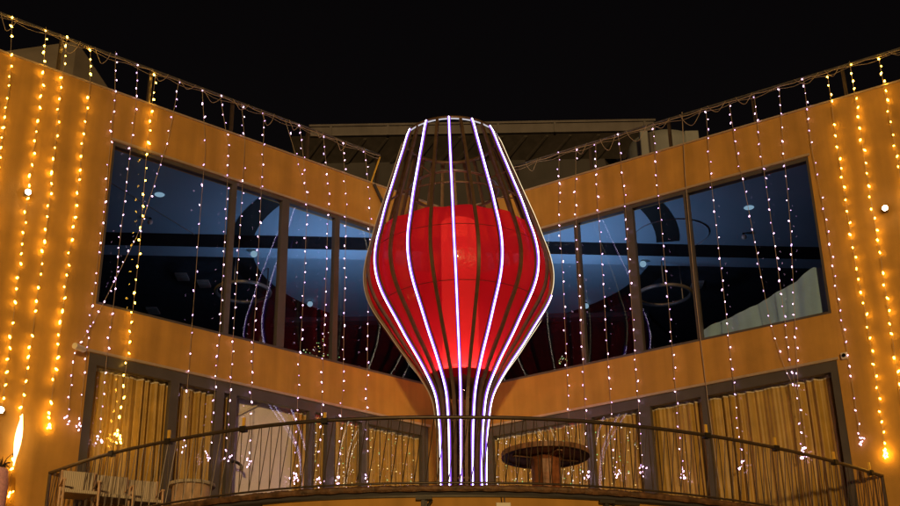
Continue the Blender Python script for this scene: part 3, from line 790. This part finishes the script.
tag(mb.build('vent_pipe', M['eave']), 'short grey round pipe beside the pale square post', 'pipe')
# hip roof at left
hp = [L_.px(x, y, -o) for x, y, o in ((-20, 53, 1.2), (77, 41, 2.4), (112, 96, 1.2), (72, 82, 1.2), (-20, 60, 1.2))]
tA = (hp[1]-VX).dot(L_.d); apex = hp[1]
ridge = L_.px(-30, 56, -2.4); zb_ = ZP-0.9
fr_ = L_.P((L_.px(71, 84, -1.3)-VX).dot(L_.d), -1.3, zb_); fl = L_.P(tA+4.0, -1.3, zb_)
p_ = L_.px(109, 89, -2.6); dn = (p_-apex).normalized(); far = apex+dn*((apex.z-zb_)/max(1e-3, -dn.z))
mb = MB(); mb.poly([fl, fr_, apex, ridge])
hr_ = mb.build('roof_hip', M['gable']); tag(hr_, 'tan hipped roof rising behind the far left parapet', 'roof')
mb = MB(); mb.poly([fr_, far, apex]); mb.build('hip_end', M['gable'], hr_)

# ------------------------------------------------------------------ wall cameras and lamps
q0 = L_.px(88, 351, 0.02); q1 = L_.px(72, 344.5, 0.34); q2 = L_.px(80, 348, 0.2)
cmx = thing('security_camera', L_.px(86, 350, 0), 'white bullet security camera on the left wall above the door corner', 'camera', 'security cameras')
mb = MB(); dirv = (q1-q2).normalized()
mb.tube([q2+dirv*0.17, q2-dirv*0.12], 0.055, 12); mb.build('camera_body', M['plastic'], cmx, bevel=0.005)
mb = MB(); mb.tube([q2-dirv*0.08, L_.px(85.5, 350.5, 0.0)], 0.02, 8); mb.build('mount', M['plastic'], cmx)
q = R_.px(845, 356.5, 0); cmx = thing('security_camera', q, 'white square security camera on the right wall above the door corner', 'camera', 'security cameras')
t, z = R_.tz(845, 356.5, 0); mb = MB(); mb.wbox(R_, t-0.06, t+0.06, 0.002, 0.07, z-0.06, z+0.06); mb.build('housing', M['plastic'], cmx, bevel=0.015)
mb = MB(); mb.tube([R_.P(t, 0.071, z), R_.P(t, 0.085, z)], 0.036, 14); mb.build('lens', M['lens'], cmx)
def wall_spot(w, x, y, label):
    t, z = w.tz(x, y, 0.12); o = thing('wall_spotlight', w.P(t, 0, z), label, 'lamp', 'bright spotlights on the walls')
    mb = MB(); mb.wbox(w, t-0.03, t+0.03, 0.001, 0.05, z-0.05, z+0.05); mb.build('mount', M['steel'], o)
    mb = MB(); c = w.P(t, 0.05, z); e = c+w.n*0.07; mb.tube([c, e], [0.03, 0.055], 14); mb.build('lamp_head', M['steel'], o)
    mb = MB(); mb.tube([e+w.n*0.001, e+w.n*0.02, e+w.n*0.035], [0.05, 0.044, 0.02], 14); mb.build('lens', M['lamp'], o)
wall_spot(L_, 28, 192, 'small dazzling spotlight high on the left wall')
wall_spot(R_, 885, 208, 'small dazzling spotlight high on the right wall')
wall_spot(L_, 1, 410, 'small dazzling spotlight low on the left wall at the photo edge')
# tall diffuser lamp
a = L_.px(22.5, 414, 0.12); b = L_.px(13.5, 466, 0.12)
fl_ = thing('wall_lamp', L_.px(18, 440, 0), 'long glowing leaf shaped lamp on the left wall', 'lamp')
mb = MB(); pr = [0.006, 0.028, 0.048, 0.058, 0.055, 0.042, 0.02, 0.008]
mb.tube([a.lerp(b, k/7) for k in range(8)], pr, 12); mb.build('diffuser', M['flame'], fl_, smooth=True)
mb = MB(); cc = a.lerp(b, 0.75); mb.tube([cc, cc-L_.n*0.12], 0.015, 6); mb.build('mount', M['darkmetal'], fl_)
# pink decoration at the left edge
t, z = L_.tz(-1, 485, 0.3)
pk = thing('pink_ornament', L_.P(t, 0.3, z-0.6), 'pink cloth ornament with a dark feathery tuft at the left edge', 'ornament')
mb = MB(); mb.lathe([(0.05, z-0.9), (0.13, z-0.7), (0.14, z), (0.11, z+0.25), (0.02, z+0.3)], (L_.P(t, 0.3, 0).x, L_.P(t, 0.3, 0).y, 0), 20); mb.build('cloth', M['pink'], pk, smooth=True)
mb = MB(); c = L_.P(t, 0.3, z+0.27)
for k in range(46):
    a = rng.uniform(0, 6.28); l = rng.uniform(0.12, 0.26)
    e = c+Vector((math.cos(a)*l*0.7, math.sin(a)*l*0.7, rng.uniform(-0.12, 0.22)))
    mb.tube([c, c.lerp(e, 0.5)+Vector((0, 0, 0.04)), e], [0.012, 0.009, 0.002], 4)
mb.build('tuft', M['tuft'], pk)

# ------------------------------------------------------------------ hall fittings seen through the glass
def inhall(x, y, z=12.1): return onz(x, y, z+CAMZ)
for x, y, lb in ((159.5, 195, 'oval recessed ceiling light seen through the left window'), (749, 208, 'oval recessed ceiling light seen through the right window')):
    p = inhall(x, y, 12.085); r = R_of(4.6, p); mb = MB(); mb.lathe([(0.001, p.z), (r, p.z), (r*1.1, p.z+0.01)], (p.x, p.y, 0), 24)
    tag(mb.build('ceiling_light', M['spot_off']), lb, 'ceiling light', 'recessed ceiling lights')
for x, y, z, r, lb in ((150, 222, 12.0, 0.06, 'small dome camera on the ceiling behind the left window'), (744, 237, 12.0, 0.06, 'small dome camera on the ceiling behind the right window'),
                (254, 254, 11.70, 0.075, 'white globe on the ceiling beam behind the left window'), (643, 264, 11.70, 0.075, 'white globe on the ceiling beam behind the right window'),
                (310, 304, 12.0, 0.07, 'white globe deep in the left part of the hall'), (586, 306, 12.0, 0.07, 'white globe deep in the right part of the hall')):
    p = inhall(x, y, z); top_z = ZC-0.305 if z < 11.9 else ZC
    o = thing('ceiling_globe', p, lb, 'globe', 'small globes on the hall ceiling')
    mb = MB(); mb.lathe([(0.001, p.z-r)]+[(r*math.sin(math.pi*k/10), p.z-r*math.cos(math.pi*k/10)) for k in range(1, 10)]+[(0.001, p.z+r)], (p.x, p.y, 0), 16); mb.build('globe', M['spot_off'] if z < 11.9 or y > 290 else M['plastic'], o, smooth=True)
    mb = MB(); mb.tube([(p.x, p.y, p.z+r*0.8), (p.x, p.y, top_z)], r*0.5, 8); mb.build('neck', M['darkmetal'], o)
for x, y, lb in ((664, 295, 'right'), (243, 292, 'left')):
    p = ony(x, y, 27.2 if x > 400 else 26.9); o = thing('ring_pendant', p, f'unlit ring pendant hanging in the {lb} part of the dark hall', 'pendant', 'ring pendants in the hall')
    mb = MB(); rr = 0.62; mb.tube([(p.x+rr*math.cos(2*math.pi*k/40), p.y+rr*math.sin(2*math.pi*k/40), p.z) for k in range(40)], 0.045, 8, close=True); mb.build('ring', M['frame'], o, smooth=True)
    for dx in (-0.5, -0.1, 0.5):
        dy = math.sqrt(rr*rr-dx*dx)*(1 if dx != -0.1 else -1); mb = MB(); mb.tube([(p.x+dx, p.y+dy, p.z), (p.x+dx, p.y+dy, ZC)], 0.016, 6); mb.build('rod', M['frame'], o)

for x, y, lb in ((182, 277, 'small square vent deep in the left part of the hall ceiling'), (204, 284, 'small slatted vent on the left hall ceiling near the first mullion'), (153, 311, 'small bright slatted vent low in the left window'), (697, 285, 'small square vent behind the third right mullion')):
    p = inhall(x, y, 12.06); mb = MB(); mb.box(p.x-0.14, p.y-0.2, p.z-0.02, p.x+0.14, p.y+0.2, ZC-0.01)
    tag(mb.build('ceiling_vent', M['ceilvent']), lb, 'vent', 'vents in the hall ceiling')
# ------------------------------------------------------------------ fairy light strings
bm = bmesh.new(); bmesh.ops.create_icosphere(bm, subdivisions=1, radius=1.0)
bulb_mesh = {}
for k in ('bulb_y', 'bulb_w', 'bulb_v', 'bulb_o', 'bulb_g', 'bulb_s'):
    me = bpy.data.meshes.new('bulb'); bm.to_mesh(me); me.materials.append(M[k])
    for p in me.polygons: p.use_smooth = True
    bulb_mesh[k] = me
bm.free()
nbulb = 0
def bulb(parent, p, kind, r, stretch=None):
    global nbulb
    o = bpy.data.objects.new('bulb', bulb_mesh[kind]); col.objects.link(o); o.parent = parent
    o.location = p-parent.location; s = stretch or (1, 1, 1)
    o.scale = (r*s[0], r*s[1], r*s[2]); o.rotation_euler = (rr_.uniform(-.7, .7), rr_.uniform(-.9, .9), 0); nbulb += 1
rr_ = random.Random(11)
def string(w, pts, kind, label, step=11.5, end=6, group='fairy light strings hanging from the parapet railings', off=0.06, wire=True):
    root = thing('light_string', w.px(*pts[0], off), label, 'fairy lights', group)
    n = max(8, int(sum(math.hypot(b[0]-a[0], b[1]-a[1]) for a, b in zip(pts, pts[1:]))/12))
    ip = interp(pts, n)
    wp = [w.px(x, y, off+0.012*math.sin(i*1.7+pts[0][0])) for i, (x, y) in enumerate(ip)]
    mb = MB(); mb.tube(wp, 0.0045, 4); mb.build('wire', M['cable'], root)
    tot = sum(math.hypot(b[0]-a[0], b[1]-a[1]) for a, b in zip(pts, pts[1:]))
    s = rr_.uniform(1, 4)
    ys0 = pts[0][1]
    base = 0.020 if kind == 'bulb_y' else 0.0145
    off = off+0.0 if kind == 'bulb_y' else off
    while s < tot-3:
        u = s/tot; k = min(len(ip)-2, int(u*(n-1))); fx = u*(n-1)-k
        x = ip[k][0]+(ip[k+1][0]-ip[k][0])*fx; y = ip[k][1]+(ip[k+1][1]-ip[k][1])*fx
        rad = base*rr_.uniform(0.65, 1.2)
        if rr_.random() < 0.04: s += step; continue
        bulb(root, w.px(x+rr_.uniform(-1.6, 1.6), y, off+0.015+rr_.uniform(-.01, .012)), (kind if kind == 'bulb_y' or rr_.random() > 0.35 else 'bulb_v'), rad, (0.8, 0.8, rr_.uniform(1.1, 1.9)))
        s += step*rr_.uniform(0.78, 1.22)*(0.72 if s < 26 else 1)
    if end:
        x, y = pts[-1]
        for k in range(end):
            bulb(root, w.px(x+rr_.gauss(0, 2.0), y+rr_.uniform(-8, 4), off+rr_.uniform(0, .05)), kind, base*rr_.uniform(0.7, 1.15), (0.8, 0.8, 1.5))
    return root
Y, W = 'bulb_y', 'bulb_w'
LS = [
 ([(12.5, 15), (9, 89), (3, 131), (-6, 200), (-20, 330)], Y, 'golden light string cut off by the left edge of the photo', 0),
 ([(46, 27), (43, 80), (28, 193), (11, 338), (2, 406)], Y, 'second golden light string from the left, passing the dazzling upper spotlight', 0),
 ([(67, 36), (62, 80), (48, 215), (33, 330), (22, 405), (11, 476), (9, 498)], Y, 'longest golden light string on the left wall, running down past the leaf shaped lamp', 3),
 ([(90.5, 46), (90, 85), (75, 210), (60, 333), (48.5, 424)], Y, 'golden light string on the bare left wall, ending in a bright golden cluster', 7),
 ([(115.5, 51), (115, 94), (104, 209), (88.5, 335), (81, 406), (79, 430)], W, 'pinkish light string along the left edge of the left window', 5),
 ([(179, 80), (174, 110), (168, 140), (140, 230), (104, 302), (87, 334), (78.5, 343), (74, 352), (69, 401), (67.5, 421)], W, 'pinkish light string slanting across the left window and caught on the bullet camera', 5),
 ([(138, 63), (136, 101), (131, 145), (121, 230), (113.5, 305), (108, 345), (98.5, 441)], W, 'pinkish light string between the window edge and the golden one at the left window', 7),
 ([(156, 71), (147.3, 143), (139.5, 250), (132.7, 312), (127.7, 352), (118, 441)], Y, 'only golden light string crossing the left window', 7),
 ([(202, 88), (205.6, 148), (199, 230), (190, 353), (182.6, 449)], W, 'sparse pinkish light string down the middle of the first left pane', 4),
 ([(220, 94), (229, 150), (225, 235), (218.6, 349), (209, 459)], W, 'pinkish light string just left of the first left mullion', 7),
 ([(241.6, 103.5), (245, 144), (240, 230), (233, 340), (226.5, 458)], W, 'pinkish light string just right of the first left mullion', 6),
 ([(263.7, 112), (263.6, 140), (258, 261), (253.5, 340), (248.5, 464)], W, 'pinkish light string hanging over the uncurtained door', 6),
 ([(285, 119.6), (298, 162), (307.3, 198)], W, 'short pinkish light string slanting over the parapet right of the second left mullion', 0),
 ([(299.7, 124), (304, 163), (307.2, 204), (304, 286), (298, 387), (295.4, 480)], W, 'pinkish light string with a long bright tail at the right edge of the uncurtained door', 10),
 ([(323, 134), (329, 190), (326, 275), (322.3, 386), (319, 484)], W, 'pinkish light string just left of the third left mullion', 6),
 ([(342.6, 141), (346.5, 200), (345, 270), (343, 383), (338, 485)], W, 'pinkish light string just right of the third left mullion', 9),
 ([(364.5, 148), (370.3, 204), (368, 311), (366.5, 428), (366.5, 484)], W, 'pinkish light string nearest the sculpture on its left', 4),
]
RS = [
 ([(559, 151), (559, 216), (562.5, 270), (568.6, 405), (569, 470)], W, 'pinkish light string nearest the sculpture on its right', 2),
 ([(576, 146), (575.3, 205), (579, 275), (585, 400), (588, 478)], W, 'pinkish light string over the thin first right mullion', 6),
 ([(595.6, 141), (597, 195), (603, 280), (610.5, 400), (616, 475)], W, 'pinkish light string in the pane between the first and second right mullions', 7),
 ([(618, 132), (624.5, 195), (631, 297), (638, 400), (643, 474)], W, 'pinkish light string along the thick right mullion', 6),
 ([(653, 125), (659, 200), (668, 297), (677, 405), (683, 475)], W, 'pinkish light string crossing the ring pendant in the right window', 8),
 ([(706, 109), (710, 170), (722, 278), (732, 366), (742.5, 467)], W, 'pinkish light string just right of the third right mullion', 7),
 ([(729, 102.5), (736.5, 150), (747, 201), (761, 276), (770, 321), (784, 367), (788, 374), (796, 393)], W, 'leftmost pinkish light string of the three that gather at one knot on the right', 0),
 ([(754, 94), (761, 150), (770, 212), (779, 276), (790, 360), (797.5, 398)], W, 'middle pinkish light string of the three that gather at one knot on the right', 0),
 ([(779, 86), (783.5, 150), (789, 207), (793, 276), (797, 366), (800, 423), (802.5, 455)], W, 'pinkish light string carrying the big bright cluster of the knot on the right', 16),
 ([(803.5, 77.5), (812, 150), (824, 209), (835, 278), (850, 367), (861, 441)], W, 'pinkish light string along the right edge of the right window, passing the square camera', 7),
 ([(827.5, 74.5), (838, 150), (848, 216), (857, 273), (863.5, 300), (880.5, 409), (885, 454)], Y, 'golden light string right of the square camera with a cluster at its end', 7),
 ([(849.5, 61), (862.5, 145), (869, 189), (880, 253), (897.5, 373), (902, 410)], Y, 'golden light string left of the dazzling right spotlight', 0),
 ([(878.5, 57), (897.5, 158), (912, 260)], Y, 'short golden light string cut off by the right edge of the photo', 0),
]
for pts, k, lb, e in LS:
    string(L_, pts, k, lb, step=22 if 'sparse' in lb else 11.5, end=e)
for pts, k, lb, e in RS:
    string(R_, pts, k, lb, end=e)
# bare cable on the right
mb = MB(); mb.tube([R_.px(x, y, 0.05) for x, y in interp([(682, 112), (685, 175), (694, 280), (701, 345), (711, 425), (720, 488)], 20)], 0.008, 5)
tag(mb.build('bare_cable', M['cable']), 'unlit cable hanging along the third right mullion', 'cable')
# added dots imitating fairy light reflections in the door glass beside the sculpture
def net(w, x0, x1, yfun, n, label, seed):
    q = random.Random(seed); root = thing('reflection_dots', w.px((x0+x1)/2, 460, -0.2), label, 'fairy lights', 'dots imitating fairy light reflections in the door glass')
    cols = max(4, int((x1-x0)/8)); mb = MB()
    for c in range(cols):
        x = x0+(x1-x0)*(c+0.5)/cols; mb.tube([w.px(x+1.5, yfun(x), -0.2), w.px(x, 482, -0.2)], 0.002, 3)
    mb.build('wire', M['cable'], root)
    for i in range(n):
        x = x0+(x1-x0)*(q.randrange(cols)+0.5)/cols+q.gauss(0, 0.8); y = q.uniform(yfun(x)+4, 486)
        bulb(root, w.px(x, y, -0.19), q.choice(['bulb_o', 'bulb_o', 'bulb_s', 'bulb_g']), q.uniform(0.008, 0.013))
net(L_, 311, 366, lambda x: 404+(x-311)*0.2, 85, 'tiny white and green dots imitating fairy light reflections in the door glass left of centre', 1)
net(L_, 367, 424, lambda x: 415+(x-367)*0.2, 45, 'sparser dots imitating fairy light reflections left of the sculpture foot', 2)
net(R_, 494, 560, lambda x: 432-(x-494)*0.1, 50, 'dots imitating fairy light reflections behind the left half of the spool table', 3)
net(R_, 560, 640, lambda x: 425-(x-560)*0.1, 80, 'tiny green and yellow dots imitating reflections in the door glass right of the spool table', 4)
def tangle(w, pts, n, label, seed):
    q = random.Random(seed); root = thing('light_tangle', w.px(*pts[0], -0.6), label, 'fairy lights')
    last = []
    for i in range(n):
        a, b, c = pts; u, v = q.random(), q.random()
        if u+v > 1: u, v = 1-u, 1-v
        x = a[0]+(b[0]-a[0])*u+(c[0]-a[0])*v; y = a[1]+(b[1]-a[1])*u+(c[1]-a[1])*v
        p = w.px(x, y, -0.6+q.uniform(-.1, .1)); last.append(p)
        bulb(root, p, q.choice(['bulb_o', 'bulb_s', 'bulb_g']), q.uniform(0.007, 0.012))
    mb = MB(); last.sort(key=lambda p: p.z); mb.tube(last, 0.003, 3); mb.build('wire', M['darkmetal'], root)
tangle(L_, [(300, 352), (345, 365), (328, 330)], 42, 'tangle of tiny lights low behind the third left pane', 6)
tangle(R_, [(553, 366), (568, 362), (563, 355)], 12, 'small clump of green lights low behind the right window near the sculpture', 7)
print('bulbs', nbulb, 'objects', len(bpy.data.objects))

# ------------------------------------------------------------------ light
wd = bpy.data.worlds.new('World'); sc.world = wd; wd.use_nodes = True
nt = wd.node_tree; nt.nodes.clear()
out = nt.nodes.new('ShaderNodeOutputWorld'); bg = nt.nodes.new('ShaderNodeBackground'); sky = nt.nodes.new('ShaderNodeTexSky')
sky.sky_type = 'NISHITA'; sky.sun_disc = False; sky.sun_elevation = R(2.5); sky.sun_rotation = R(180)
bg.inputs[1].default_value = 0.0022
mu = nt.nodes.new('ShaderNodeMixRGB'); mu.blend_type = 'MULTIPLY'; mu.inputs[0].default_value = 1; mu.inputs[2].default_value = (1.5, 0.85, 0.80, 1)
nt.links.new(sky.outputs[0], mu.inputs[1]); nt.links.new(mu.outputs[0], bg.inputs[0]); nt.links.new(bg.outputs[0], out.inputs[0])
sd = bpy.data.lights.new('street_glow', 'SUN'); sd.energy = 1.5; sd.angle = R(3); sd.color = (1.0, 0.62, 0.22)
so = bpy.data.objects.new('street_glow', sd); col.objects.link(so); so.rotation_euler = (R(87.5), 0, R(3)); so.location = (0, -20, 8)
# added blue disks without fittings, brightening the hall ceiling
for x, y in ((-2.5, 25.5), (2.6, 25.7)):
    ad = bpy.data.lights.new('added_uplight', 'AREA'); ad.shape = 'DISK'; ad.size = 1.0; ad.energy = 52; ad.color = (0.28, 0.50, 0.82)
    ao = bpy.data.objects.new('added_uplight', ad); col.objects.link(ao); ao.location = (x, y, 9.6+CAMZ); ao.rotation_euler = (R(180), 0, 0)

sc.view_settings.view_transform = 'Standard'; sc.view_settings.look = 'None'; sc.view_settings.gamma = 1; sc.view_settings.exposure = 0
sc.render.engine = 'CYCLES'
sc.cycles.use_denoising = True
sc.cycles.max_bounces = 8; sc.cycles.transparent_max_bounces = 24; sc.cycles.diffuse_bounces = 3; sc.cycles.glossy_bounces = 3
sc.cycles.sample_clamp_indirect = 4.0
sc.cycles.use_light_tree = True
